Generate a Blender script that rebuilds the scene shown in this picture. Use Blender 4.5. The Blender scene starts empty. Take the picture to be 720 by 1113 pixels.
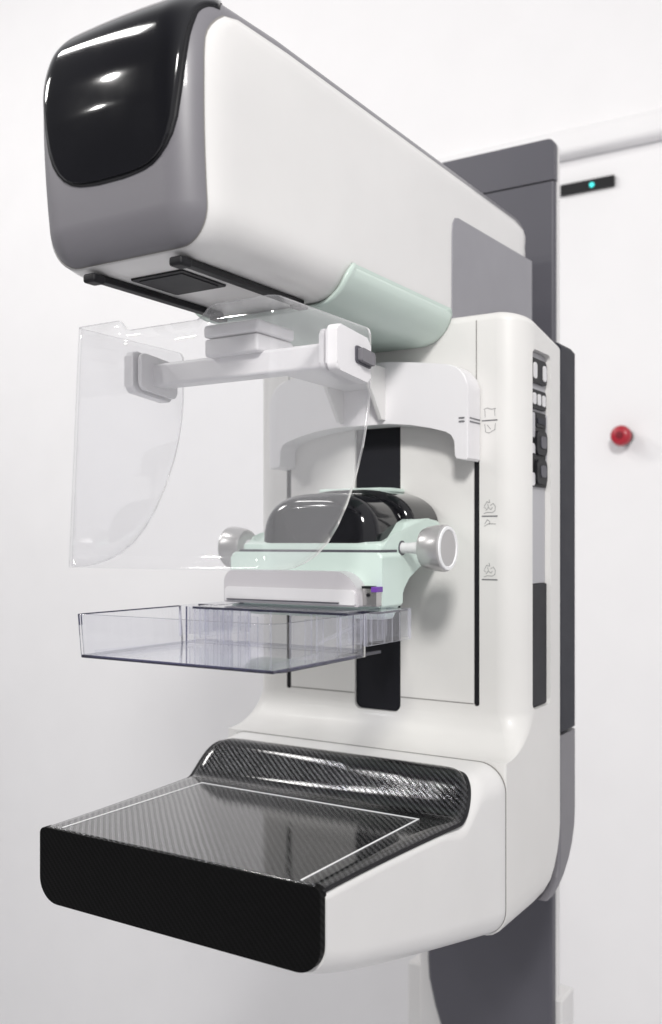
import bpy, bmesh, math, random
from mathutils import Vector, Matrix
PI = math.pi
ZO = 0.25                      # height of the design origin above the floor
scene = bpy.context.scene
COL = scene.collection

# ------------------------------------------------------------------ materials
def new_mat(name):
    m = bpy.data.materials.new(name); m.use_nodes = True
    return m, m.node_tree, m.node_tree.nodes['Principled BSDF']

def plastic(name, col, rough=.38, coat=0.0, bump=.02, scale=900, var=.03, metal=0.0, spec=.5, rvar=1.12):
    m, nt, p = new_mat(name)
    p.inputs['Roughness'].default_value = rough
    p.inputs['Metallic'].default_value = metal
    p.inputs['Coat Weight'].default_value = coat
    p.inputs['Coat Roughness'].default_value = .06
    p.inputs['Specular IOR Level'].default_value = spec
    tc = nt.nodes.new('ShaderNodeTexCoord')
    n1 = nt.nodes.new('ShaderNodeTexNoise'); n1.inputs['Scale'].default_value = 7; n1.inputs['Detail'].default_value = 4
    nt.links.new(tc.outputs['Object'], n1.inputs['Vector'])
    r = nt.nodes.new('ShaderNodeValToRGB')
    r.color_ramp.elements[0].position = .3; r.color_ramp.elements[1].position = .7
    r.color_ramp.elements[0].color = (*[max(0, c*(1-var)) for c in col], 1)
    r.color_ramp.elements[1].color = (*[min(1, c*(1+var)) for c in col], 1)
    nt.links.new(n1.outputs['Fac'], r.inputs['Fac']); nt.links.new(r.outputs['Color'], p.inputs['Base Color'])
    n3 = nt.nodes.new('ShaderNodeTexNoise'); n3.inputs['Scale'].default_value = 40; n3.inputs['Detail'].default_value = 3
    nt.links.new(tc.outputs['Object'], n3.inputs['Vector'])
    mr = nt.nodes.new('ShaderNodeMapRange'); mr.inputs['To Min'].default_value = rough*.9; mr.inputs['To Max'].default_value = rough*rvar
    nt.links.new(n3.outputs['Fac'], mr.inputs['Value']); nt.links.new(mr.outputs['Result'], p.inputs['Roughness'])
    if bump:
        n2 = nt.nodes.new('ShaderNodeTexNoise'); n2.inputs['Scale'].default_value = scale; n2.inputs['Detail'].default_value = 2
        nt.links.new(tc.outputs['Object'], n2.inputs['Vector'])
        b = nt.nodes.new('ShaderNodeBump'); b.inputs['Strength'].default_value = bump; b.inputs['Distance'].default_value = .001
        nt.links.new(n2.outputs['Fac'], b.inputs['Height']); nt.links.new(b.outputs['Normal'], p.inputs['Normal'])
    return m

def clear(name, tint, gloss=(1, 1, 1), f0=.04, haze=0.0, hcol=(.8, .8, .82), rough=.02):
    """clear acrylic sheet: see-through, with Schlick reflection on each face"""
    m = bpy.data.materials.new(name); m.use_nodes = True; nt = m.node_tree; nt.nodes.clear()
    out = nt.nodes.new('ShaderNodeOutputMaterial')
    lw = nt.nodes.new('ShaderNodeLayerWeight'); lw.inputs['Blend'].default_value = .5
    pw = nt.nodes.new('ShaderNodeMath'); pw.operation = 'POWER'; pw.inputs[1].default_value = 5
    nt.links.new(lw.outputs['Facing'], pw.inputs[0])
    ma = nt.nodes.new('ShaderNodeMath'); ma.operation = 'MULTIPLY_ADD'; ma.inputs[1].default_value = 1-f0; ma.inputs[2].default_value = f0
    nt.links.new(pw.outputs[0], ma.inputs[0])
    t = nt.nodes.new('ShaderNodeBsdfTransparent'); t.inputs['Color'].default_value = (*tint, 1)
    g = nt.nodes.new('ShaderNodeBsdfGlossy'); g.inputs['Color'].default_value = (*gloss, 1); g.inputs['Roughness'].default_value = rough
    mx = nt.nodes.new('ShaderNodeMixShader')
    nt.links.new(ma.outputs[0], mx.inputs[0]); nt.links.new(t.outputs[0], mx.inputs[1]); nt.links.new(g.outputs[0], mx.inputs[2])
    last = mx
    if haze:
        d = nt.nodes.new('ShaderNodeBsdfDiffuse'); d.inputs['Color'].default_value = (*hcol, 1)
        m2 = nt.nodes.new('ShaderNodeMixShader'); m2.inputs[0].default_value = haze
        nt.links.new(mx.outputs[0], m2.inputs[1]); nt.links.new(d.outputs[0], m2.inputs[2]); last = m2
    nt.links.new(last.outputs[0], out.inputs['Surface'])
    return m

def carbon(name, p=.0021, lo=.012, hi=.10, coat=1.0, metal=.55, rl=.22, rh=.34, bump=.25, spec=.5, cb=0):
    m, nt, b = new_mat(name)
    N = nt.nodes.new; L = nt.links.new
    tc = N('ShaderNodeTexCoord'); sx = N('ShaderNodeSeparateXYZ'); L(tc.outputs['Object'], sx.inputs[0])
    def M(op, a, c=None, d=None):
        n = N('ShaderNodeMath'); n.operation = op
        for i, v in enumerate((a, c, d)):
            if v is None: continue
            if isinstance(v, (int, float)): n.inputs[i].default_value = v
            else: L(v, n.inputs[i])
        return n.outputs[0]
    # slight wander of the tows
    ns = N('ShaderNodeTexNoise'); ns.inputs['Scale'].default_value = 25; L(tc.outputs['Object'], ns.inputs['Vector'])
    w = M('MULTIPLY', M('SUBTRACT', ns.outputs['Fac'], .5), .0012)
    u = M('DIVIDE', M('ADD', sx.outputs['X'], w), p)
    v = M('DIVIDE', M('ADD', M('ADD', sx.outputs['Y'], sx.outputs['Z']), w), p)
    k = M('FLOORED_MODULO', M('ADD', M('FLOOR', u), M('MULTIPLY', M('FLOOR', v), 1)), 4)
    warp = M('LESS_THAN', k, 1.5)
    # rounded tow profile
    fu = M('SUBTRACT', M('FRACT', u), .5); fv = M('SUBTRACT', M('FRACT', v), .5)
    hu = M('SUBTRACT', 1, M('MULTIPLY', M('MULTIPLY', fu, fu), 4)); hv = M('SUBTRACT', 1, M('MULTIPLY', M('MULTIPLY', fv, fv), 4))
    h = M('ADD', M('MULTIPLY', warp, hu), M('MULTIPLY', M('SUBTRACT', 1, warp), hv))
    big = N('ShaderNodeTexNoise'); big.inputs['Scale'].default_value = 60; L(tc.outputs['Object'], big.inputs['Vector'])
    c = M('ADD', lo, M('MULTIPLY', M('MULTIPLY', warp, hi-lo), M('ADD', .55, M('MULTIPLY', big.outputs['Fac'], .9))))
    cc = N('ShaderNodeCombineColor'); L(c, cc.inputs[0]); L(c, cc.inputs[1]); L(M('MULTIPLY', c, 1.06), cc.inputs[2])
    L(cc.outputs[0], b.inputs['Base Color'])
    L(M('ADD', rl, M('MULTIPLY', M('SUBTRACT', 1, warp), rh-rl)), b.inputs['Roughness'])
    b.inputs['Metallic'].default_value = metal; b.inputs['Specular IOR Level'].default_value = spec
    b.inputs['Coat Weight'].default_value = coat; b.inputs['Coat Roughness'].default_value = .04; b.inputs['Coat IOR'].default_value = 1.5
    bp = N('ShaderNodeBump'); bp.inputs['Strength'].default_value = bump; bp.inputs['Distance'].default_value = .0006
    L(h, bp.inputs['Height']); L(bp.outputs['Normal'], b.inputs['Normal'])
    if cb:
        b2 = N('ShaderNodeBump'); b2.inputs['Strength'].default_value = cb; b2.inputs['Distance'].default_value = .0006
        L(h, b2.inputs['Height']); L(b2.outputs['Normal'], b.inputs['Coat Normal'])
    return m

def emit(name, col, s):
    m, nt, p = new_mat(name)
    p.inputs['Base Color'].default_value = (*col, 1); p.inputs['Emission Color'].default_value = (*col, 1); p.inputs['Emission Strength'].default_value = s
    return m

M_WHITE = plastic('white_shell', (.735, .724, .715), .36, coat=.15)
M_BODY = plastic('warm_white_shell', (.725, .713, .695), .42, coat=.08)
M_BRKT = plastic('cool_white_plastic', (.79, .775, .79), .36)
M_GREY = plastic('grey_plastic', (.170, .164, .180), .42, coat=.1)
M_LILAC = plastic('pale_grey_panel', (.27, .265, .29), .42)
M_PANEL = plastic('control_grey', (.44, .437, .46), .4)
M_COLUMN = plastic('column_grey', (.085, .083, .100), .45)
M_SLAB = plastic('dark_slab', (.014, .015, .024), .5, spec=.25)
M_MINT = plastic('mint_plastic', (.64, .76, .70), .34, coat=.1)
M_MINTD = plastic('mint_cover', (.58, .68, .625), .36, coat=.1)
M_BLACK = plastic('black_matt', (.008, .008, .010), .5, bump=.03, spec=.3)
M_GLOSS = plastic('black_gloss', (.004, .004, .006), .06, coat=.35, bump=0, var=.3, spec=.4, rvar=2.0)
M_TRACK = plastic('track_black', (.009, .009, .013), .5, spec=.3)
M_SEAM = plastic('seam_grey', (.22, .21, .2), .6, bump=0)
M_CARBON = carbon('carbon_weave', p=.0020, lo=.003, hi=.09, coat=1.0, metal=.9, rl=.16, rh=.24, bump=.75, cb=.022)
M_CFRONT = carbon('carbon_front', p=.0017, lo=.0012, hi=.0024, coat=.0, metal=0, rl=.45, rh=.6, bump=.12, spec=.12)
M_LINE = plastic('white_line', (.85, .85, .86), .5, bump=0)
M_KNOB = plastic('knob_grey', (.50, .49, .49), .3, coat=.2, metal=.55)
M_KNOBC = plastic('knob_cap_white', (.72, .71, .72), .34)
M_CLAMP = plastic('clamp_grey', (.56, .54, .56), .33, coat=.2)
M_METAL = plastic('latch_metal', (.55, .54, .53), .25, metal=.9)
M_PURPLE = plastic('purple_label', (.16, .05, .36), .4, bump=0)
M_RED = plastic('red_plastic', (.40, .012, .028), .35, coat=.2)
M_DRED = plastic('dark_red', (.18, .0, .01), .4)
M_WALL = plastic('painted_wall', (.845, .835, .845), .6, bump=.05, scale=160, var=.012)
M_FLOOR = plastic('floor_vinyl', (.62, .62, .64), .4, bump=.02, var=.05)
M_LED = emit('teal_led', (.05, .65, .62), 1.0)
M_INK = plastic('ink_grey', (.16, .16, .17), .6, bump=0)
M_SHIELD = clear('clear_shield', (.99, .99, .994), f0=.048, haze=.055, hcol=(.90, .90, .93))  # diffuse haze veils the sheet in place of pale room reflections
M_SHEDGE = clear('shield_edge', (.95, .95, .96), f0=.08, haze=.26, hcol=(.93, .93, .94))
M_PADDLE = clear('clear_paddle', (.989, .991, .999), f0=.045, haze=.0)
M_PEDGE = clear('paddle_edge', (.10, .10, .20), f0=.10, haze=.05, hcol=(.35, .34, .46))  # dark tint paints in the refraction seen at acrylic edges
M_PRIBE = clear('paddle_rib_edge', (.85, .85, .92), f0=.10, haze=.25, hcol=(.82, .82, .88))
M_PRIB = clear('paddle_rib', (.985, .985, .995), f0=.05, haze=.01, hcol=(.6, .6, .68))

# ------------------------------------------------------------------ object helpers
def tag(o, label=None, cat=None, group=None, kind=None):
    for k, v in (('label', label), ('category', cat), ('group', group), ('kind', kind)):
        if v: o[k] = v
    return o

def empty(name, loc, label, cat):
    o = bpy.data.objects.new(name, None); COL.objects.link(o)
    o.location = (loc[0], loc[1], loc[2]+ZO); o.empty_display_size = .05
    o['origin'] = list(loc)
    return tag(o, label, cat)

def root_of(o):
    while o.parent: o = o.parent
    return o

def link(name, me, mats, parent=None, smooth=True, angle=38, wn=True):
    o = bpy.data.objects.new(name, me); COL.objects.link(o)
    for m in (mats if isinstance(mats, (list, tuple)) else [mats]): me.materials.append(m)
    org = Vector((0, 0, 0))
    if parent:
        r = root_of(parent); org = Vector(r['origin']) if 'origin' in r.keys() else Vector((0, 0, -ZO))
        o.parent = parent
        me.transform(Matrix.Translation(-org))
    else:
        me.transform(Matrix.Translation((0, 0, ZO)))
    if smooth:
        me.shade_smooth(); me.set_sharp_from_angle(angle=math.radians(angle))
        if wn:
            md = o.modifiers.new('wn', 'WEIGHTED_NORMAL'); md.keep_sharp = True
    return o

def obj(name, vs, fs, mats, parent=None, mi=None, **kw):
    me = bpy.data.meshes.new(name); me.from_pydata([tuple(v) for v in vs], [], fs); me.update()
    bm = bmesh.new(); bm.from_mesh(me); bmesh.ops.recalc_face_normals(bm, faces=bm.faces); bm.to_mesh(me); bm.free()
    if mi:
        for p, i in zip(me.polygons, mi): p.material_index = i
    return link(name, me, mats, parent, **kw)

def from_bm(name, bm, mats, parent=None, **kw):
    bmesh.ops.recalc_face_normals(bm, faces=bm.faces)
    me = bpy.data.meshes.new(name); bm.to_mesh(me); bm.free()
    return link(name, me, mats, parent, **kw)

def bm_box(bm, lo, hi, bev=0, seg=3):
    r = bmesh.ops.create_cube(bm, size=1)
    s = [hi[i]-lo[i] for i in range(3)]; c = [(hi[i]+lo[i])/2 for i in range(3)]
    for v in r['verts']: v.co = Vector((v.co.x*s[0]+c[0], v.co.y*s[1]+c[1], v.co.z*s[2]+c[2]))
    if bev:
        es = list({e for v in r['verts'] for e in v.link_edges})
        bmesh.ops.bevel(bm, geom=es, offset=bev, segments=seg, profile=.5, affect='EDGES')

def box(name, lo, hi, mat, parent=None, bev=0, seg=3, **kw):
    bm = bmesh.new(); bm_box(bm, lo, hi, bev, seg)
    return from_bm(name, bm, mat, parent, **kw)

def bm_prism(bm, pts, axis, a, b, bev=0, seg=3):
    """pts: 2D outline; axis X -> pts=(y,z); Y -> (x,z); Z -> (x,y)"""
    def P(p, t): return {'X': (t, p[0], p[1]), 'Y': (p[0], t, p[1]), 'Z': (p[0], p[1], t)}[axis]
    A = [bm.verts.new(P(p, a)) for p in pts]; B = [bm.verts.new(P(p, b)) for p in pts]
    n = len(pts); fa = bm.faces.new(A); fb = bm.faces.new(B[::-1])
    for i in range(n): bm.faces.new((A[i], B[i], B[(i+1) % n], A[(i+1) % n]))
    if bev:
        es = list(fa.edges)+list(fb.edges)
        bmesh.ops.bevel(bm, geom=es, offset=bev, segments=seg, profile=.5, affect='EDGES', clamp_overlap=True)

def prism(name, pts, axis, a, b, mat, parent=None, bev=0, seg=3, **kw):
    bm = bmesh.new(); bm_prism(bm, pts, axis, a, b, bev, seg)
    return from_bm(name, bm, mat, parent, **kw)

def rrect(x0, x1, y0, y1, r, n=8):
    rs = r if isinstance(r, (list, tuple)) else [r]*4          # corners: (x1,y1),(x0,y1),(x0,y0),(x1,y0)
    out = []
    for i, (cx, cy, q) in enumerate(((x1, y1, 0), (x0, y1, 1), (x0, y0, 2), (x1, y0, 3))):
        R = max(rs[i], 1e-5); ox = cx-R if q in (0, 3) else cx+R; oy = cy-R if q in (0, 1) else cy+R
        for k in range(n+1):
            a = PI/2*(q+k/n); out.append((ox+R*math.cos(a), oy+R*math.sin(a)))
    return out

def loft(name, rings, mat, parent=None, caps=True, **kw):
    vs = [v for r in rings for v in r]; n = len(rings[0]); fs = []
    for i in range(len(rings)-1):
        for j in range(n): fs.append((i*n+j, i*n+(j+1) % n, (i+1)*n+(j+1) % n, (i+1)*n+j))
    if caps:
        fs.append(tuple(range(n))[::-1]); fs.append(tuple(range((len(rings)-1)*n, len(rings)*n)))
    return obj(name, vs, fs, mat, parent, **kw)

def lathe_x(name, prof, cy, cz, mat, parent=None, n=40, lob=0, **kw):
    """prof: (x, r) list, revolved about an X axis; lob = depth of grip scallops on the fattest part"""
    rings = []
    rm = max(r for _, r in prof)
    for x, r in prof:
        rings.append([(x, cy+r*math.cos(2*PI*k/n), cz+r*math.sin(2*PI*k/n)) for k in range(n)])
    return loft(name, rings, mat, parent, **kw)

def lathe_y(name, prof, cx, cz, mat, parent=None, n=36, **kw):
    rings = [[(cx+r*math.cos(2*PI*k/n), y, cz+r*math.sin(2*PI*k/n)) for k in range(n)] for y, r in prof]
    return loft(name, rings, mat, parent, **kw)

def grid(name, rows, mat, parent=None, thick=0, **kw):
    n = len(rows[0]); vs = [v for r in rows for v in r]
    fs = [(i*n+j, i*n+j+1, (i+1)*n+j+1, (i+1)*n+j) for i in range(len(rows)-1) for j in range(n-1)]
    return obj(name, vs, fs, mat, parent, **kw)

def ribbon(bm, pts, w, nrm, mat_i=0):
    """flat stroke along a 3D polyline lying in a plane with normal nrm"""
    nrm = Vector(nrm)
    for a, b in zip(pts[:-1], pts[1:]):
        a = Vector(a); b = Vector(b); d = (b-a).normalized(); s = d.cross(nrm).normalized()*w/2; d = d*w*.3
        bm.faces.new([bm.verts.new(p) for p in (a-d-s, b+d-s, b+d+s, a-d+s)])

def lerp(a, b, t): return a+(b-a)*t
def interp(pts, x):
    if x <= pts[0][0]: return pts[0][1]
    for (x0, y0), (x1, y1) in zip(pts[:-1], pts[1:]):
        if x <= x1: return y0+(y1-y0)*(x-x0)/(x1-x0)
    return pts[-1][1]

def boolean_cut(o, cutters):
    for c in cutters:
        md = o.modifiers.new('cut', 'BOOLEAN'); md.object = c; md.operation = 'DIFFERENCE'; md.solver = 'EXACT'
    # cut first, normals after
    dg = bpy.context.evaluated_depsgraph_get(); dg.update()
    for m in [m for m in o.modifiers if m.type == 'WEIGHTED_NORMAL']: o.modifiers.remove(m)
    dg = bpy.context.evaluated_depsgraph_get()
    me = bpy.data.meshes.new_from_object(o.evaluated_get(dg))
    o.modifiers.clear(); old = o.data; o.data = me; bpy.data.meshes.remove(old)
    for c in cutters: bpy.data.objects.remove(c)
    me.shade_smooth(); me.set_sharp_from_angle(angle=math.radians(30))
    md = o.modifiers.new('wn', 'WEIGHTED_NORMAL'); md.keep_sharp = True

# ------------------------------------------------------------------ setting
wall = box('wall', (-7, 1.3, -ZO-.02), (5, 1.42, 4.2), M_WALL); tag(wall, kind='structure')
floor = box('floor', (-7, -5, -ZO-.12), (5, 1.299, -ZO), M_FLOOR); tag(floor, kind='structure')
ledge = prism('wall_ledge', rrect(1.268, 1.2999, 2.064, 2.122, [.001, .026, .014, .001]), 'X', -.62, 4.0, M_WALL); tag(ledge, kind='structure')

# ------------------------------------------------------------------ the machine
mach = empty('mammography_machine', (0, .78, -ZO), 'tall white and grey breast x-ray machine with black carbon platform and overhanging head', 'x-ray machine')

# ---- column
colm = box('column', (-.128, .7425, -ZO), (.0990, .766, 1.876), M_WHITE, mach, .006, 4)
fr = [rrect(-.1006, .1000, .734, .748, [.004, .004, .010, .004]) for _ in range(2)]
loft('front_panel', [[(x, y, 1.00) for x, y in fr[0]], [(x, y, 1.8139) for x, y in fr[1]]], M_COLUMN, colm)
prism('top_cap', rrect(-.1006, .1000, 1.8163, 1.8775, [.010, .020, .0005, .0005], 8), 'Y', .734, .748, M_COLUMN, colm, .003, 3)
low = []
for z, xl in ((1.0, -.108), (.62, -.108), (.59, -.106), (.55, -.096), (.51, -.082), (.46, -.058), (.41, -.028), (.37, .0), (.34, .03)):
    low.append([(x, y, z) for x, y in rrect(xl, .0985, .728, .7485, [.004, .004, .010, .004])])
loft('lower_cover', low, M_COLUMN, colm)
box('base_box', (-.15, .745, -ZO), (.1085, .80, .600), M_WHITE, colm, .004, 3)

# ---- rear slab of the swivel arm
def rearY(z, y0, y1, zc=.94, h=.088):
    return y1 if z >= zc else y0+(y1-y0)*math.sqrt(max(0, 1-((zc-z)/h)**2))
rings = []
for z in [.854, .86, .87, .885, .90, .92, .94, 1.0, 1.042]:
    yb = rearY(z, .46, .565); rings.append([(x, y, z) for x, y in rrect(-.19, .19, min(.5, yb-.03), yb, [.01, .01, .004, .004])])
slab_lo = loft('rear_housing', rings, M_GREY, mach)
loft('rear_plate', [[(x, y, z) for x, y in rrect(-.19+i, .19-i, .5, .563-i, [.008, .008, .004, .004])] for z, i in ((1.046, .0), (1.52, 0), (1.526, .004))], M_SLAB, slab_lo)

# ---- main body
rings = []
def body_ring(z, yf, yb, rf, rb=.016, ins=0, xh=.19):
    pts = rrect(-xh+ins, xh-ins, yf+ins, yb-ins, [max(rb-ins, .002), max(rb-ins, .002), max(rf-ins, .002), max(rf-ins, .002)], 10)
    out = []
    for x, y in pts:
        zz = z
        if z > 1.49: zz -= (z-1.49)/.06*(.024*max(0, (y-.381)/.132)**1.2+.006*(x/.19)**4)
        out.append((x, y, zz))
    return out
def bev(z): return .19-.028*(1-math.sqrt(max(0, 1-max(0, (.880-z)/.030)**2)))
for z, ins in ((.850, .002), (.851, .001), (.853, .0), (.858, .0)):
    rings.append(body_ring(z, .3268, rearY(z, .41, .513), .003, ins=ins, xh=bev(z)))
for z in (.866, .876, .888, .902, .918, .935, .95, .99, 1.02):
    rings.append(body_ring(z, .3268, rearY(z, .41, .513), .003, xh=bev(z)))
for k in range(0, 11):
    a = PI/2*k/10; rings.append(body_ring(1.0412+.0450*(1-math.cos(a)), .3268+.0542*math.sin(a), .513, .003+.032*k/10))
for z in (1.12, 1.2, 1.3, 1.4, 1.49): rings.append(body_ring(z, .381, .513, .035))
for k in range(0, 7):
    a = PI/2*k/6; rings.append(body_ring(1.537+.012*math.sin(a), .381, .513, .035, ins=.012*(1-math.cos(a))))
body = loft('main_housing', rings, M_BODY, mach)
def cutter(pts, axis, a, b):
    o = prism('cut', pts, axis, a, b, M_BODY, mach, smooth=False); return o
bpy.context.view_layer.update()
cuts = [cutter(rrect(-.0322, .0322, 1.0742, 1.43, .009), 'Y', .33, .405)]
for s in (-1, 1): cuts.append(cutter(rrect(s*.1318-.0034, s*.1318+.0034, 1.0905, 1.40, .003, 4), 'Y', .33, .395))
cuts.append(cutter(rrect(.4085, .466, 1.087, 1.503, .007), 'X', .166, .25))
boolean_cut(body, cuts)
prism('slot_track', rrect(-.0318, .0318, 1.0746, 1.4296, .009), 'Y', .3842, .404, M_TRACK, body)
for s in (-1, 1): prism('slot_groove', rrect(s*.1318-.0031, s*.1318+.0031, 1.0909, 1.399, .003, 4), 'Y', .3818, .394, M_BLACK, body)
# seams of the inset front panel
for lo, hi in (((.1310, .3805, 1.44), (.1320, .3815, 1.5365)), ((-.1320, .3805, 1.44), (-.1310, .3815, 1.5365)),
               ((.0325, .3805, 1.0925), (.1280, .3815, 1.0935)), ((-.1280, .3805, 1.0925), (-.0325, .3815, 1.0935))):
    box('panel_seam', lo, hi, M_SEAM, body, smooth=False)
# height marks with small hand signs
def scale_mark(z, up, dn):
    bm = bmesh.new(); y = .3806
    T = lambda u, v: (u, y, z+v)
    ribbon(bm, [T(.1388, 0), T(.1572, 0)], .0014, (0, 1, 0))
    hand = [[(.002, .003), (.006, .0045), (.012, .004), (.0155, .006), (.016, .011), (.0135, .0145), (.010, .0125)],
            [(.0045, .0065), (.0075, .010), (.0065, .014)], [(.0075, .010), (.0105, .0075), (.0125, .010)],
            [(.0025, .0115), (.0055, .0165), (.009, .0155), (.0085, .019)], [(.002, .0105), (.0045, .0085)]]
    slab = [[(.003, -.009), (.006, -.004), (.009, -.006), (.0085, -.0095)], [(.0025, -.0115), (.008, -.0085), (.0165, -.009)]]
    arch = [[(.002, .013), (.006, .0145), (.011, .0125), (.0165, .0135)], [(.003, .012), (.0035, .004)], [(.015, .0125), (.0155, .005)],
            [(.003, -.004), (.004, -.013), (.008, -.0145), (.0155, -.011), (.016, -.004)], [(.006, -.005), (.010, -.010)]]
    for grp in ([arch] if up == 'arch' else [hand])+([slab] if dn else []):
        for ln in grp: ribbon(bm, [T(.139+a, b) for a, b in ln], .0005, (0, 1, 0))
    return from_bm('scale_mark', bm, M_INK, body, smooth=False)
scale_mark(1.4200, 'arch', False); scale_mark(1.3101, 'hand', True); scale_mark(1.2372, 'hand', False)

# ---- control strip on the right-hand side
cp = box('control_panel', (.168, .4088, 1.2315), (.1835, .4658, 1.5025), M_PANEL, body, .001, 2)
box('pocket', (.160, .4088, 1.0875), (.1855, .4658, 1.2310), M_TRACK, body, .001, 2)
X0, X1 = .1836, .1868
def btn(name, y0, y1, z0, z1, m, r=.003, x1=X1, x0=X0-.001, b=.0008):
    return prism(name, rrect(y0, y1, z0, z1, r, 5), 'X', x0, x1, m, cp, b, 2)
k = btn('key_plate', .4095, .4630, 1.4660, 1.4945, M_BLACK, .006)
for a, b in ((.4165, .4265), (.4480, .4580)): prism('key', rrect(a, b, 1.4705, 1.4890, .003, 5), 'X', X1-.0005, X1+.0015, M_KNOBC, k, .0006, 2)
k = btn('key_plate', .4095, .4600, 1.4360, 1.4580, M_BLACK, .003)
for a in (.4150, .4305, .4460): prism('key', rrect(a, a+.0095, 1.4405, 1.4535, .002, 5), 'X', X1-.0005, X1+.0012, M_KNOBC, k, .0005, 2)
btn('key_plate', .4092, .4640, 1.3450, 1.4325, M_BLACK, .003, X1-.0010)
btn('trim_strip', .4165, .4240, 1.4020, 1.4310, M_PANEL, .002, X1-.0004)
btn('trim_strip', .4600, .4638, 1.3500, 1.4320, M_PANEL, .001, X1-.0004)
k = btn('key_plate', .4270, .4590, 1.4150, 1.4300, M_BLACK, .002)
prism('key', rrect(.4300, .4560, 1.4190, 1.4262, .002, 5), 'X', X1-.0005, X1+.0008, M_SLAB, k, .0004, 2)
for z in (1.3990, 1.3650):
    k = btn('rocker_key', .4250, .4590, z-.0165, z+.0115, M_BLACK, .006, X1+.002)
    prism('key', rrect(.4360, .4540, z-.0085, z+.0055, .004, 5), 'X', X1+.0015, X1+.0032, M_COLUMN, k, .0006, 2)
btn('trim_strip', .4150, .4260, 1.3765, 1.3835, M_BLACK, .002)
for z in (1.3900, 1.3560): btn('light_pad', .4120, .4245, z-.010, z+.005, M_KNOBC, .003, X1-.0004)

# ---- tube head
HX, HY0, HY1, HZ0, HZ1, HR = .095, -.08, .654, 1.520, 1.740, .035
def hpt(n, cx, cy, cz, off=0):
    n = Vector(n).normalized(); return Vector((cx, cy, cz))+n*(HR+off)
def hclose(p, off=0):
    c = Vector((min(max(p[0], -HX+HR), HX-HR), min(max(p[1], HY0+HR), HY1-HR), min(max(p[2], HZ0+HR), HZ1-HR)))
    d = Vector(p)-c
    return c+d.normalized()*(HR+off)
def htaper(v):            # the cover narrows a touch towards its underside at the front
    t = max(0, min(1, (1.66-v[2])/.14)); f = max(0, min(1, (.05-v[1])/.13))
    u = max(0, (v[2]-1.65)/.09)
    return Vector((v[0]*(1-.03*t*f-.095*u*u*f), v[1]+.012*t*t*f+.028*max(0, (v[2]-1.66)/.08)**2*f, v[2]))
bm = bmesh.new(); bm_box(bm, (-HX, HY0, HZ0), (HX, HY1, HZ1), HR, 10)
bmesh.ops.subdivide_edges(bm, edges=[e for e in bm.edges if e.calc_length() > .1], cuts=6, use_grid_fill=True)
for v in bm.verts: v.co = htaper(v.co)
head = from_bm('tube_head', bm, M_GREY, mach, angle=60)

def section(z_top, n=9, m=8):
    """XZ perimeter from the right side down, across the underside and up the left side; points just outside the surface"""
    out = []
    for k in range(n): out.append((HX, lerp(z_top, HZ0+HR, k/n)))
    for k in range(m+1):
        a = -PI/2*k/m; out.append((HX-HR+HR*math.cos(a), HZ0+HR+HR*math.sin(a)))
    for k in range(1, 9): out.append((lerp(HX-HR, -HX+HR, k/9), HZ0))
    return out+[(-x, z) for x, z in out[:n+m+1]][::-1]
def head_shell(name, z_top, Y0, Y1, off, mat, parent, rc_f, rc_r, zc_r=None, ny=40, thick=.004, rim=None):
    sec = section(z_top, 26); cols = []
    for x, z in sec:
        def cut(rc, e=1):
            t = (z-(z_top-rc))/rc if rc else 0
            return rc*(1-math.sqrt(max(0, 1-t*t))) if t > 0 else 0
        a = Y0+cut(rc_f); b = Y1-cut(rc_r); c = []
        for k in range(ny+1):
            y = lerp(a, b, k/ny)
            cy = min(max(y, HY0+HR), HY1-HR)
            cx = min(max(x, -HX+HR), HX-HR); cz = min(max(z, HZ0+HR), HZ1-HR)
            n2 = Vector((x-cx, 0, z-cz)).normalized() if (x-cx or z-cz) else Vector((0, 0, -1))
            th = math.asin(max(-1, min(1, (y-cy)/HR)))
            n = n2*math.cos(th)+Vector((0, math.sin(th), 0))
            c.append(htaper(Vector((cx, cy, cz))+n*(HR+off)))
        cols.append(c)
    o = grid(name, cols, mat, parent, angle=50)
    md = o.modifiers.new('sol', 'SOLIDIFY'); md.thickness = thick; md.offset = -1
    # solidify before weighted normals
    o.modifiers.move(1, 0)
    return o
head_shell('side_cover', 1.7165, -.060, .648, .0018, M_WHITE, head, .034, .055)
head_shell('lower_cover', 1.551, .145, .3795, .0036, M_MINTD, head, .012, .004)
# dark outline gap between the grey and white shells
head_shell('cover_gap', 1.7180, -.0612, .6485, .0004, M_SEAM, head, .034, .055, thick=.002)
# grey rear side panels and neck
prof = [(.386, 1.45), (.3875, 1.645), (.390, 1.658), (.3955, 1.665), (.404, 1.6675), (.648, 1.6745), (.6485, 1.45)]
for s in (-1, 1):
    a, b = (s*.0935, s*.0985)
    prism('rear_panel', prof, 'X', min(a, b), max(a, b), M_LILAC, head, .0012, 2)
prism('neck', [(.384, 1.44), (.384, 1.53), (.648, 1.53), (.648, 1.44)], 'X', -.0925, .0925, M_BLACK, head)

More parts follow.
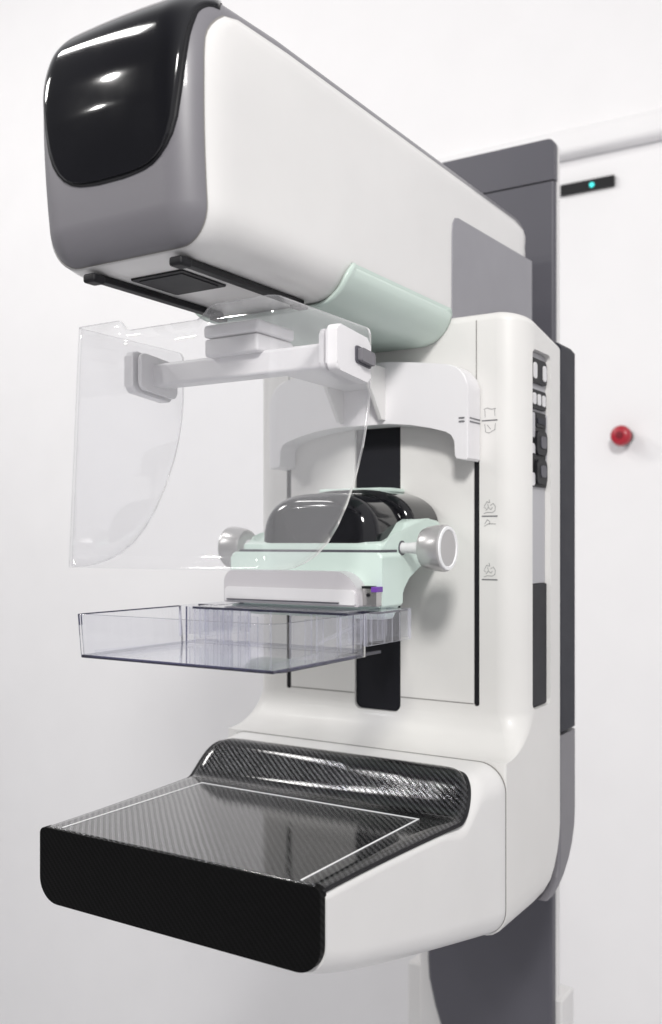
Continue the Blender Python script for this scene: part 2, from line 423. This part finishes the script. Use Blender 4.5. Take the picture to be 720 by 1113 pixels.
# black window wrapping over the front and top of the head
def win_pt(a, s, off):
    """a: arc length across from the centre; s: height along the front, carrying on over the top edge"""
    flat = HX-HR; sg = 1 if a >= 0 else -1
    a += .005; sg = 1 if a >= 0 else -1
    if abs(a) <= flat: cx, phi = a, 0
    else: cx, phi = sg*flat, sg*(abs(a)-flat)/HR
    zc = HZ1-HR; q = HR*PI/2
    if s <= zc: cy, cz, th = HY0+HR, s, 0
    elif s <= zc+q: cy, cz, th = HY0+HR, zc, (s-zc)/HR
    else: cy, cz, th = HY0+HR+(s-zc-q), zc, PI/2
    n = Vector((math.sin(phi), -math.cos(phi)*math.cos(th), math.cos(phi)*math.sin(th)))
    bulge = .004*max(0, 1-(a/.085)**2)*max(0, min(1, (s-1.58)/.06))*max(0, min(1, (1.80-s)/.06))
    return htaper(Vector((cx, cy, cz))+n*(HR+off+bulge))
hw = [(1.5835, .012), (1.5838, .022), (1.5848, .034), (1.5870, .0445), (1.591, .0530), (1.597, .0595), (1.606, .0650), (1.619, .0695), (1.640, .0730), (1.665, .0762), (1.69, .0790), (1.71, .0825), (1.725, .0870), (1.74, .0930), (1.748, .0940), (1.756, .0885), (1.768, .076), (1.79, .052)]
def window(name, grow, off, mat, thick, parent=head):
    rows = []
    N = 70
    for i in range(N+1):
        t = i/N; s = 1.5835+(1.79-1.5835)*(t**1.9)
        h = interp(hw, s); s2 = s
        if i == 0: h = .012
        # grow outline
        h += grow; s2 = s-grow*max(0, 1-t*5)
        rows.append([win_pt(lerp(-h, h, k/40), s2, off) for k in range(41)])
    o = grid(name, rows, mat, parent, angle=60)
    md = o.modifiers.new('sol', 'SOLIDIFY'); md.thickness = thick; md.offset = -1; o.modifiers.move(1, 0)
    return o
window('window_rim', .0030, .0008, M_BLACK, .003)
window('front_window', 0, .0022, M_GLOSS, .004)

# guide rails and beam port under the head
for x in (-.0455, .0545):
    bm = bmesh.new(); bm_box(bm, (x-.005, -.044, 1.5115), (x+.005, .131, 1.5178), .0012, 2)
    bm_box(bm, (x-.0085, -.053, 1.5095), (x+.006, -.038, 1.5176), .0025, 3)
    bm_box(bm, (x-.004, .118, 1.5085), (x+.0075, .134, 1.5125), .001, 2)
    from_bm('guide_rail', bm, M_BLACK, head)
prism('beam_port', rrect(-.031, .030, -.017, .046, .002), 'Z', 1.5165, 1.5215, M_BLACK, head, .0006, 2)
prism('port_glass', rrect(-.026, .025, -.011, .040, .001), 'Z', 1.5158, 1.5185, M_TRACK, head)
for i in range(6): box('vent_slot', (.028+i*.0055, .190+i*.004, 1.5152), (.0300+i*.0055, .250+i*.004, 1.5170), M_SEAM, head, smooth=False)

# ---- platform
def mod_w(y): return .1655+.0245*max(0, min(1, y/.32))**1.6
def mod_bot(y): return .9285-.0755*max(0, min(1, y/.326))**.72
def top_z(y):            # profile of the carbon top: flat, then an S ramp
    t = max(0, min(1, (y-.2345)/.050)); return 1.0+.0400*(t*t*(3-2*t))
rings = []
ys = [.004, .006, .01]+[.02+.0102*i for i in range(30)]+[.3245, .3258]
for i, y in enumerate(ys):
    w = mod_w(y); b = mod_bot(y); t = top_z(y)-.0035; rb = lerp(.024, .030, y/.32)
    if y > .285: t = 1.0365+.0038*((y-.285)/.04)
    ins = .0012 if y > .3255 else 0
    pts = rrect(-w+ins, w-ins, b+ins, t-ins, [.009+.022*max(0, min(1, (y-.2)/.1))]*2+[rb]*2, 10)
    rings.append([(x, y, z) for x, z in pts])
plat = loft('platform', rings, M_WHITE, mach, angle=60)
rs = []
for y, g in ((.3245, -.002), (.3250, .0002), (.3268, .0002), (.3275, -.002)):
    rs.append([(x, y, z) for x, z in rrect(-.190-g, .190+g, mod_bot(.326)-g, 1.0404+g, [.031]*2+[.030]*2, 10)])
loft('platform_seam', rs, M_SEAM, plat, angle=60)
prism('front_plate', rrect(-.1645, .1645, .9275, 1.0005, [.007, .007, .024, .024], 10), 'Y', -.0035, .0055, M_CFRONT, plat, .0022, 4)
# carbon top with a rounded rear edge
rows = []; NY = 90; yend = .2865
for i in range(NY+1):
    y = -.0005+(yend+.0005)*i/NY
    wmax = mod_w(y)-.0035
    r = .046; d = y-(yend-r)
    if d > 0: wmax -= r*(1-math.sqrt(max(0, 1-(d/r)**2)))*1.0
    rows.append([(lerp(-wmax, wmax, k/60), y, top_z(y)+.0006-.0028*max(0, (abs(lerp(-1, 1, k/60))-.965)/.035)**2) for k in range(61)])
ct = grid('carbon_top', rows, M_CARBON, plat, angle=60)
md = ct.modifiers.new('sol', 'SOLIDIFY'); md.thickness = .0045; md.offset = -1; ct.modifiers.move(1, 0)
rows = []                                      # dark edge trim beneath the carbon skin
for i in range(NY+1):
    y = .002+(yend+.002-.002)*i/NY
    wmax = mod_w(y)-.0012; r = .048; d = y-(yend+.002-r)
    if d > 0: wmax -= r*(1-math.sqrt(max(0, 1-(d/r)**2)))
    rows.append([(lerp(-wmax, wmax, k/40), y, top_z(y)-.0022) for k in range(41)])
et = grid('edge_trim', rows, M_BLACK, plat, angle=60)
md = et.modifiers.new('sol', 'SOLIDIFY'); md.thickness = .003; md.offset = -1; et.modifiers.move(1, 0)
bm = bmesh.new(); L = .1415
for lo, hi in (((-L, .004), (-L+.0017, .217)), ((L-.0017, .004), (L, .217)), ((-L+.0017, .2153), (L-.0017, .217))):
    bm_box(bm, (lo[0], lo[1], 1.0003), (hi[0], hi[1], 1.0011))
from_bm('guide_line', bm, M_LINE, plat, smooth=False)

# ---- compression carriage
car = prism('compression_carriage', [(.226, 1.205), (.226, 1.278), (.232, 1.2805), (.250, 1.2815), (.263, 1.285), (.275, 1.293), (.288, 1.3015), (.305, 1.306), (.34, 1.3075), (.368, 1.306), (.3795, 1.300), (.3795, 1.262),
            (.350, 1.259), (.325, 1.2555), (.302, 1.252), (.289, 1.246), (.277, 1.235), (.268, 1.221), (.263, 1.207), (.26, 1.198), (.24, 1.198)], 'X', -.0905, .0905, M_MINT, mach, .006, 4, angle=30)
prism('front_block', rrect(-.0985, .0985, 1.212, 1.2695, [.006, .006, .003, .003]), 'Y', .2165, .262, M_MINT, car, .003, 3)
box('seam', (-.0915, .224, 1.2692), (.0915, .262, 1.2722), M_COLUMN, car)
prism('back_lug', rrect(-.029, .029, 1.20, 1.33, .004), 'Y', .33, .388, M_BLACK, car)
def dome(name, x, z0, ztop, y0, y1, rf, mat, pw=2.6, xc=0):
    rings = []
    steps = [(rf*(1-math.cos(PI/2*k/8)), 1-math.sin(PI/2*k/8)) for k in range(9)]
    secs = [(y0+d, max(.0, i)*rf) for d, i in [(rf*(1-math.cos(a)), (1-math.sin(a))) for a in [PI/2*k/9 for k in range(10)]]]+[(y1-.006, 0), (y1-.002, .001), (y1, .004)]
    for y, ins in secs:
        r = []
        n = 40
        for k in range(n+1):
            a = PI*k/n; ca, sa = math.cos(a), math.sin(a)
            r.append((xc+(x-ins)*math.copysign(abs(ca)**(2/pw), ca), y, z0+(ztop-z0-ins)*abs(sa)**(2/pw)))
        r += [(xc-(x-ins)*.5, y, z0-.004), (xc+(x-ins)*.5, y, z0-.004)]
        rings.append(r)
    return loft(name, rings, mat, car, angle=60)
dome('dome_window', .0750, 1.276, 1.3345, .229, .312, .020, M_GLOSS, 2.9, .004)
dome('rear_dome', .0870, 1.292, 1.3415, .305, .378, .010, M_GLOSS, 2.7)
prism('top_plate', [(-.055, .335), (.030, .335), (.038, .350), (.038, .380), (-.055, .380)], 'Z', 1.3395, 1.3445, M_MINT, car, .0015, 2)
KD = .0105
for s in (-1, 1):
    kn = lathe_x('knob', [(s*(x-KD if x > .124 else x), r) for x, r in ((.1245, .0075), (.1265, .0095), (.1275, .0175), (.1290, .0205), (.134, .0228), (.143, .0245), (.151, .0252), (.1545, .0247), (.1562, .0232), (.1562, .0188))], .275, 1.274, M_KNOB, car, n=48, angle=30)
    lathe_x('knob_cap', [(s*(x-KD if x > .124 else x), r) for x, r in ((.1535, .0195), (.1556, .0191), (.1560, .0178), (.1551, .0165), (.1558, .009), (.156, .002))], .275, 1.274, M_KNOBC, kn, n=48)
    lathe_x('knob_ring', [(s*(x-KD if x > .124 else x), r) for x, r in ((.1556, .0236), (.1570, .0230), (.1572, .0200), (.1560, .0192), (.155, .021))], .275, 1.274, M_LINE, kn, n=48)
    lathe_x('shaft', [(s*(x-KD if x > .124 else x), r) for x, r in ((.086, .0062), (.098, .0058), (.107, .0064), (.1125, .0078), (.1282, .0105))], .275, 1.274, M_KNOBC, kn, n=28)
    lathe_x('shaft_collar', [(s*(x-KD if x > .124 else x), r) for x, r in ((.0880, .0082), (.0912, .0080), (.0912, .006))], .275, 1.274, M_COLUMN, kn, n=28)
# paddle clamp: pale grey plate with rounded shoulders
out = rrect(-.0930, .0820, 1.2135, 1.2500, [.030, .014, .002, .002], 12)
cl = prism('paddle_clamp', out, 'Y', .197, .2175, M_CLAMP, car, .003, 4)
prism('clamp_face', rrect(-.090, .079, 1.2155, 1.2310, [.004, .004, .001, .001], 5), 'Y', .1945, .1985, M_KNOBC, cl, .001, 2)
box('clamp_slot', (-.086, .1925, 1.2165), (.060, .1955, 1.2180), M_COLUMN, cl)
lt = box('latch', (.0815, .205, 1.214), (.0985, .2165, 1.2335), M_METAL, car, .001, 2)
box('latch_edge', (.0812, .2046, 1.2326), (.0920, .2164, 1.2350), M_BLACK, lt)
lathe_y('latch_pin', [(.2035, .0018), (.2052, .0022)], .0890, 1.226, M_BLACK, lt, n=16)
box('purple_label', (.0925, .2040, 1.2290), (.1000, .2160, 1.2345), M_PURPLE, car, .0005, 2)

# ---- arch bracket and shield arm
def arch():
    pts = []
    r = .030
    outer = [(.137, 1.375)]
    for k in range(9):
        a = PI/2*k/8*.93; outer.append((.137-r+r*math.cos(a), 1.4515+r*1.05*math.sin(a)))
    outer += [(.07, 1.4885), (.035, 1.4925)]
    inner = [(.035, 1.4195), (.065, 1.4165), (.09, 1.4115), (.110, 1.4058)]
    for k in range(7):
        a = PI/2*k/6; inner.append((.110+.010*math.sin(a), 1.3958+.010*math.cos(a)))
    inner += [(.1202, 1.3785), (.1225, 1.3745)]
    right = outer[::-1]                     # top centre -> bottom right
    path = right+[(.1345, 1.3725)]+inner[::-1]        # then back up the inside to the centre
    return path+[(-x, z) for x, z in path[::-1]]
ap = prism('arch_bracket', arch(), 'Y', .345, .3795, M_BRKT, mach, .005, 4, angle=40)
bm = bmesh.new()
for z in (1.4205, 1.4165): bm_box(bm, (.1262, .3438, z-.0007), (.1330, .3452, z+.0007)); bm_box(bm, (.1365, .350, z-.0007), (.1376, .378, z+.0007))
from_bm('index_line', bm, M_INK, ap, smooth=False)
arm = box('shield_arm', (-.113, .098, 1.4425), (.113, .122, 1.4665), M_BRKT, mach, .004, 4)
prism('support_beam', [(.110, 1.4560), (.110, 1.4800), (.25, 1.4865), (.35, 1.4865), (.35, 1.462), (.20, 1.4640)], 'X', -.026, .026, M_BRKT, arm, .003, 3)
for a, b in ((.0262, .0315), (-.0315, -.0262)): prism('gusset', [(.290, 1.4860), (.35, 1.4860), (.35, 1.424), (.336, 1.424)], 'X', a, b, M_WHITE, arm, .001, 2)
box('centre_block', (-.032, .088, 1.4640), (.034, .150, 1.4815), M_BRKT, arm, .003, 3)
box('block_lid', (-.033, .087, 1.4825), (.035, .151, 1.4955), M_BRKT, arm, .004, 3)
def shr(p): return [(y, z-.10*(y-.108)) for y, z in p]
for s in (-1, 1):
    def xb(a, b): return (min(s*a, s*b), max(s*a, s*b))
    x0, x1 = xb(.1176, .1300)
    br = prism('end_bracket', shr(rrect(.078, .1390, 1.4335, 1.4755, .006)), 'X', x0, x1, M_BRKT, arm, .0025, 3)
    x0, x1 = xb(.1085, .1136)
    prism('inner_pad', shr(rrect(.081, .1365, 1.4360, 1.4735, .006)), 'X', x0, x1, M_BRKT, br, .0015, 2)
    x0, x1 = xb(.128, .1315)
    prism('button_recess', shr(rrect(.1090, .1375, 1.4470, 1.4630, .003)), 'X', x0, x1, M_COLUMN, br, .0006, 2)
    x0, x1 = xb(.130, .1365)
    prism('release_button', shr(rrect(.1120, .1365, 1.4490, 1.4610, .002)), 'X', x0, x1, M_GREY, br, .001, 2)

# ------------------------------------------------------------------ face shield (one bent clear sheet)
WX, R0 = .1185, .010
def shield_path(q):
    """q runs from the rear of the left wing, round the front, to the rear of the right wing -> x, y"""
    L1 = .157-R0; A = R0*PI/2; F = 2*(WX-R0)
    if q < L1: return (-WX, .157-q)
    q -= L1
    if q < A: a = q/R0; return (-WX+R0-R0*math.cos(a), R0-R0*math.sin(a))
    q -= A
    if q < F: return (-WX+R0+q, 0)
    q -= F
    if q < A: a = q/R0; return (WX-R0+R0*math.sin(a), R0-R0*math.cos(a))
    return (WX, R0+(q-A))
QT = 2*(.157-R0)+R0*PI+2*(WX-R0)
zb_pts = [(0, 1.2565), (.022, 1.2570), (.036, 1.2585), (.052, 1.2625), (.068, 1.269), (.085, 1.280), (.100, 1.295), (.116, 1.316), (.130, 1.341), (.143, 1.371), (.151, 1.397), (.1555, 1.420), (.157, 1.438)]
notch = [(-.12, 1.4870), (-.062, 1.4870), (-.058, 1.4862), (-.050, 1.4772), (-.046, 1.4765), (.034, 1.4765), (.040, 1.4790), (.047, 1.4862), (.052, 1.4880), (.12, 1.4880)]
cols = []; qs = [QT*i/240 for i in range(241)]
for q in qs:
    x, y = shield_path(q)
    zb = interp(zb_pts, y); zt = interp(notch, x) if y < .006 else 1.4875
    if y > .148: zt -= .006*(1-math.sqrt(max(0, 1-((y-.148)/.0092)**2)))
    cols.append([(x, y-.013*(1.487-lerp(zb, zt, k/14))/.23*max(0, 1-y/.157), lerp(zb, zt, k/14)) for k in range(15)])
sh = grid('face_shield', cols, [M_SHIELD, M_SHEDGE], None, angle=50, wn=False)
md = sh.modifiers.new('sol', 'SOLIDIFY'); md.thickness = .0026; md.offset = 0; md.material_offset_rim = 1
tag(sh, 'clear bent plastic face shield held by a white arm under the head', 'face shield')

# ------------------------------------------------------------------ compression paddle (clear tray)
pad = empty('compression_paddle', (0, .12, 1.168), 'clear rectangular plastic compression tray with ribbed back, clipped below the mint carriage', 'compression paddle')
PX, PT = .1172, .0026
ZB, ZT = 1.1695, 1.2115
def clear_box(bm, lo, hi, edge_axis=None):
    """box whose narrow faces carry the dark edge material"""
    s = [hi[i]-lo[i] for i in range(3)]; thin = s.index(min(s))
    n0 = len(bm.faces); bm_box(bm, lo, hi); bm.faces.ensure_lookup_table()
    for f in list(bm.faces)[n0:]:
        n = f.normal if f.normal.length else f.calc_center_median()
        f.normal_update(); ax = max(range(3), key=lambda i: abs(f.normal[i]))
        f.material_index = 0 if ax == thin else 1
def clear_part(name, boxes, parent, mats=None):
    bm = bmesh.new()
    for lo, hi in boxes: clear_box(bm, lo, hi)
    return from_bm(name, bm, mats or [M_PADDLE, M_PEDGE], parent, smooth=False)
# tray wall: U in plan with rounded front corners and a slight draft
def tray_path(n=5, r=.0055, ye=.150):
    p = [(-PX, ye-.006*k) for k in range(int((ye-r)/.006))]+[]
    for k in range(n+1): a = PI/2*k/n; p.append((-PX+r-r*math.cos(a), r-r*math.sin(a)))
    for k in range(1, 24): p.append((lerp(-PX+r, PX-.016, k/24), 0))
    q = .016
    for k in range(2*n+1): a = PI/4*k/n; p.append((PX-q+q*math.sin(a), q-q*math.cos(a)))
    return p+[(PX, q+.006*k) for k in range(1, int((ye-q)/.006)+1)]
cols = []
for x, y in tray_path():
    d = .0016
    cols.append([(x*(1-d*8*(1-k/4)), y+d*2*(1-k/4), lerp(ZB, ZT, k/4)) for k in (0, .09, 1, 2, 3, 3.88, 4)])
w = grid('tray_wall', cols, [M_PADDLE, M_PEDGE], pad, angle=50, wn=False)
for p in w.data.polygons:
    c = p.center
    hz = (c.z+1.168-ZB)/(ZT-ZB)
    if (c.y+.12 < .0045 and c.x < -PX+.0050) or hz < .02 or (hz > .975 and c.x < -PX+.004): p.material_index = 1  # dark bands on rim and corner imitate refraction in the wall
md = w.modifiers.new('sol', 'SOLIDIFY'); md.thickness = PT; md.offset = 0; md.material_offset_rim = 1
clear_part('base_plate', [((-PX+.004, .003, ZB-.0001), (PX-.004, .188, ZB+.0027))], pad)
clear_part('rear_wall', [((-PX+.012, .146, ZB+.003), (PX-.012, .1486, ZT-.0005))], pad)
clear_part('rear_shelf', [((-.098, .1488, ZT-.0030), (.098, .214, ZT-.0004))], pad)
for x in (-.095, -.080, -.056, -.022, .030, .062, .090):
    clear_part('rib', [((x-.0011, .1490, ZB+.003), (x+.0011, .188, ZT-.0034))], pad, [M_PRIB, M_PRIBE])
for x0, x1 in ((-.074, -.060), (-.050, -.024), (.036, .058)):
    clear_part('rib', [((x0, .166, ZB+.003), (x1, .1682, ZT-.010))], pad, [M_PRIB, M_PRIBE])
for s in (-1, 1):
    def bx(x0, x1, y0, y1, z0, z1): return ((min(s*x0, s*x1), y0, z0), (max(s*x0, s*x1), y1, z1))
    e = clear_part('mounting_ear', [bx(PX-.0012, PX+.0014, .152, .243, ZB+.010, ZT), bx(PX-.030, PX-.0276, .150, .236, ZB+.008, ZT),
                    bx(PX-.0275, PX-.0013, .2405, .2430, ZB+.012, ZT)], pad, [M_PADDLE, M_PRIBE])
    for y in (.164, .190, .206, .222): clear_part('rib', [bx(PX-.0274, PX-.0014, y, y+.0022, ZB+.010, ZT-.003)], e, [M_PRIB, M_PRIBE])
    clear_part('ear_top', [bx(PX-.0274, PX-.0013, .180, .240, ZT-.0026, ZT-.0002)], e)
    bm = bmesh.new()
    vs = [Vector((s*(PX-.002), .150, ZT-.006)), Vector((s*(PX-.032), .116, ZB+.016)), Vector((s*(PX-.032), .116, ZB+.013)), Vector((s*(PX-.002), .150, ZT-.010))]
    bm.faces.new([bm.verts.new(v) for v in vs]); 
    o = from_bm('brace', bm, [M_PRIB, M_PRIBE], pad, smooth=False)
    md = o.modifiers.new('sol', 'SOLIDIFY'); md.thickness = .0022; md.material_offset_rim = 1
# low moulded ridges on the tray floor
for x0, y0, x1, y1 in ((-.104, .012, -.088, .140), (.104, .012, .088, .140)):
    bm = bmesh.new(); d = Vector((x1-x0, y1-y0, 0)).normalized(); n = Vector((-d.y, d.x, 0))*.0012
    a, b = Vector((x0, y0, ZB+.0029)), Vector((x1, y1, ZB+.0029))
    A = [bm.verts.new(v) for v in (a-n, a+n, b+n, b-n)]; B = [bm.verts.new(v+Vector((0, 0, .004))) for v in (a-n, a+n, b+n, b-n)]
    bm.faces.new(A); bm.faces.new(B[::-1])
    for i in range(4): bm.faces.new((A[i], B[i], B[(i+1) % 4], A[(i+1) % 4]))
    from_bm('floor_ridge', bm, M_PRIB, pad, smooth=False)

# ------------------------------------------------------------------ on the wall
eb = empty('emergency_button', (.047, 1.3, 1.4886), 'small round red push button on the white wall', 'emergency button')
lathe_y('base_collar', [(1.2995, .0165), (1.291, .0165), (1.288, .013), (1.276, .0125)], .047, 1.4886, M_BLACK, eb)
cap = lathe_y('cap', [(1.279, .0165), (1.277, .0195), (1.270, .0205), (1.263, .0190), (1.2595, .0150), (1.2585, .009), (1.2595, .004)], .047, 1.4886, M_RED, eb)
lathe_y('cap_centre', [(1.2600, .0078), (1.2572, .0070), (1.2568, .001)], .047, 1.4886, M_DRED, cap, n=24)
lb = empty('wall_panel_strip', (-.03, 1.3, 1.99), 'thin black strip with a teal light dot, on the wall beside the grey column top', 'indicator strip')
prism('strip_housing', rrect(-.0835, .027, 1.9915, 2.0125, .0012), 'Y', 1.291, 1.2995, M_BLACK, lb, .001, 2)
lathe_y('status_light', [(1.2915, .0052), (1.2895, .0048), (1.289, .002)], -.0177, 2.0005, M_LED, lb, n=24)
prism('strip_end', rrect(-.130, -.0975, 1.9915, 2.0125, .0012), 'Y', 1.291, 1.2995, M_BLACK, lb, .001, 2)
prism('strip_joint', rrect(-.0970, -.0840, 1.9925, 2.0115, .0008), 'Y', 1.292, 1.2995, M_LINE, lb, .001, 2)

# ------------------------------------------------------------------ light
world = bpy.data.worlds.new('World'); scene.world = world; world.use_nodes = True
nt = world.node_tree; bg = nt.nodes['Background']
tc = nt.nodes.new('ShaderNodeTexCoord'); sp = nt.nodes.new('ShaderNodeSeparateXYZ'); nt.links.new(tc.outputs['Generated'], sp.inputs[0])
rp = nt.nodes.new('ShaderNodeValToRGB'); mr = nt.nodes.new('ShaderNodeMapRange'); mr.inputs['From Min'].default_value = -1
nt.links.new(sp.outputs['Z'], mr.inputs['Value']); nt.links.new(mr.outputs['Result'], rp.inputs['Fac'])
rp.color_ramp.elements[0].position = .3; rp.color_ramp.elements[0].color = (.84, .83, .85, 1)
rp.color_ramp.elements[1].position = .75; rp.color_ramp.elements[1].color = (.98, .98, 1.0, 1)
dt = nt.nodes.new('ShaderNodeVectorMath'); dt.operation = 'DOT_PRODUCT'; dt.inputs[1].default_value = Vector((-.60, -.70, .38)).normalized()
nt.links.new(tc.outputs['Generated'], dt.inputs[0])
m2 = nt.nodes.new('ShaderNodeMapRange'); m2.interpolation_type = 'SMOOTHSTEP'      # world darkened on one side, added to keep black reflections dark
m2.inputs['From Min'].default_value = .35; m2.inputs['From Max'].default_value = .85; m2.inputs['To Min'].default_value = 1; m2.inputs['To Max'].default_value = .24
nt.links.new(dt.outputs['Value'], m2.inputs['Value'])
vm = nt.nodes.new('ShaderNodeVectorMath'); vm.operation = 'SCALE'
nt.links.new(rp.outputs['Color'], vm.inputs[0]); nt.links.new(m2.outputs['Result'], vm.inputs['Scale'])
nt.links.new(vm.outputs['Vector'], bg.inputs['Color']); bg.inputs['Strength'].default_value = .72

def lamp(name, loc, target, size, power, col=(1, .985, .96), shape='SQUARE'):
    l = bpy.data.lights.new(name, 'AREA'); l.shape = shape; l.size = size; l.energy = power; l.color = col
    o = bpy.data.objects.new(name, l); COL.objects.link(o); o.location = (loc[0], loc[1], loc[2]+ZO)
    d = Vector((target[0], target[1], target[2]+ZO))-o.location
    o.rotation_euler = d.to_track_quat('-Z', 'Y').to_euler(); return o
lamp('ceiling_panel', (1.15, -1.6, 2.62), (.05, .3, 1.25), .36, 49)
lamp('ceiling_spot', (-1.30, -1.45, 2.60), (0, 0, 1.4), .09, 6, shape='DISK')
lamp('ceiling_spot', (-1.95, -2.1, 2.60), (0, 0, 1.4), .08, 5, shape='DISK')
w = lamp('ramp_glint_light', (-1.25, -.42, 3.1), (-.2, .6, 1.0), .8, 9, shape='RECTANGLE'); w.data.size_y = .13  # added light, placed to make glints on the platform ramp
lamp('wall_fill_light', (-2.6, -.6, 3.1), (-1.4, 1.3, .2), .5, 26)  # added fill, only there to brighten the left wall

# ------------------------------------------------------------------ camera and render
cam = bpy.data.cameras.new('camera'); co = bpy.data.objects.new('camera', cam); COL.objects.link(co)
co.location = (.596, -.673, 1.2816+ZO); co.rotation_euler = (PI/2, 0, math.atan2(.5326, .8464))
cam.sensor_width = 36; cam.sensor_fit = 'AUTO'; cam.lens = 1071/1113*36; cam.shift_y = 31.5/1113
cam.clip_start = .02; cam.clip_end = 100
cam.dof.use_dof = True; cam.dof.focus_distance = .96; cam.dof.aperture_fstop = 5.0
scene.camera = co
scene.render.engine = 'CYCLES'
scene.render.resolution_x = 662; scene.render.resolution_y = 1024
scene.cycles.transparent_max_bounces = 40; scene.cycles.max_bounces = 14; scene.cycles.glossy_bounces = 8
scene.view_settings.view_transform = 'Standard'; scene.view_settings.look = 'None'; scene.view_settings.exposure = 0
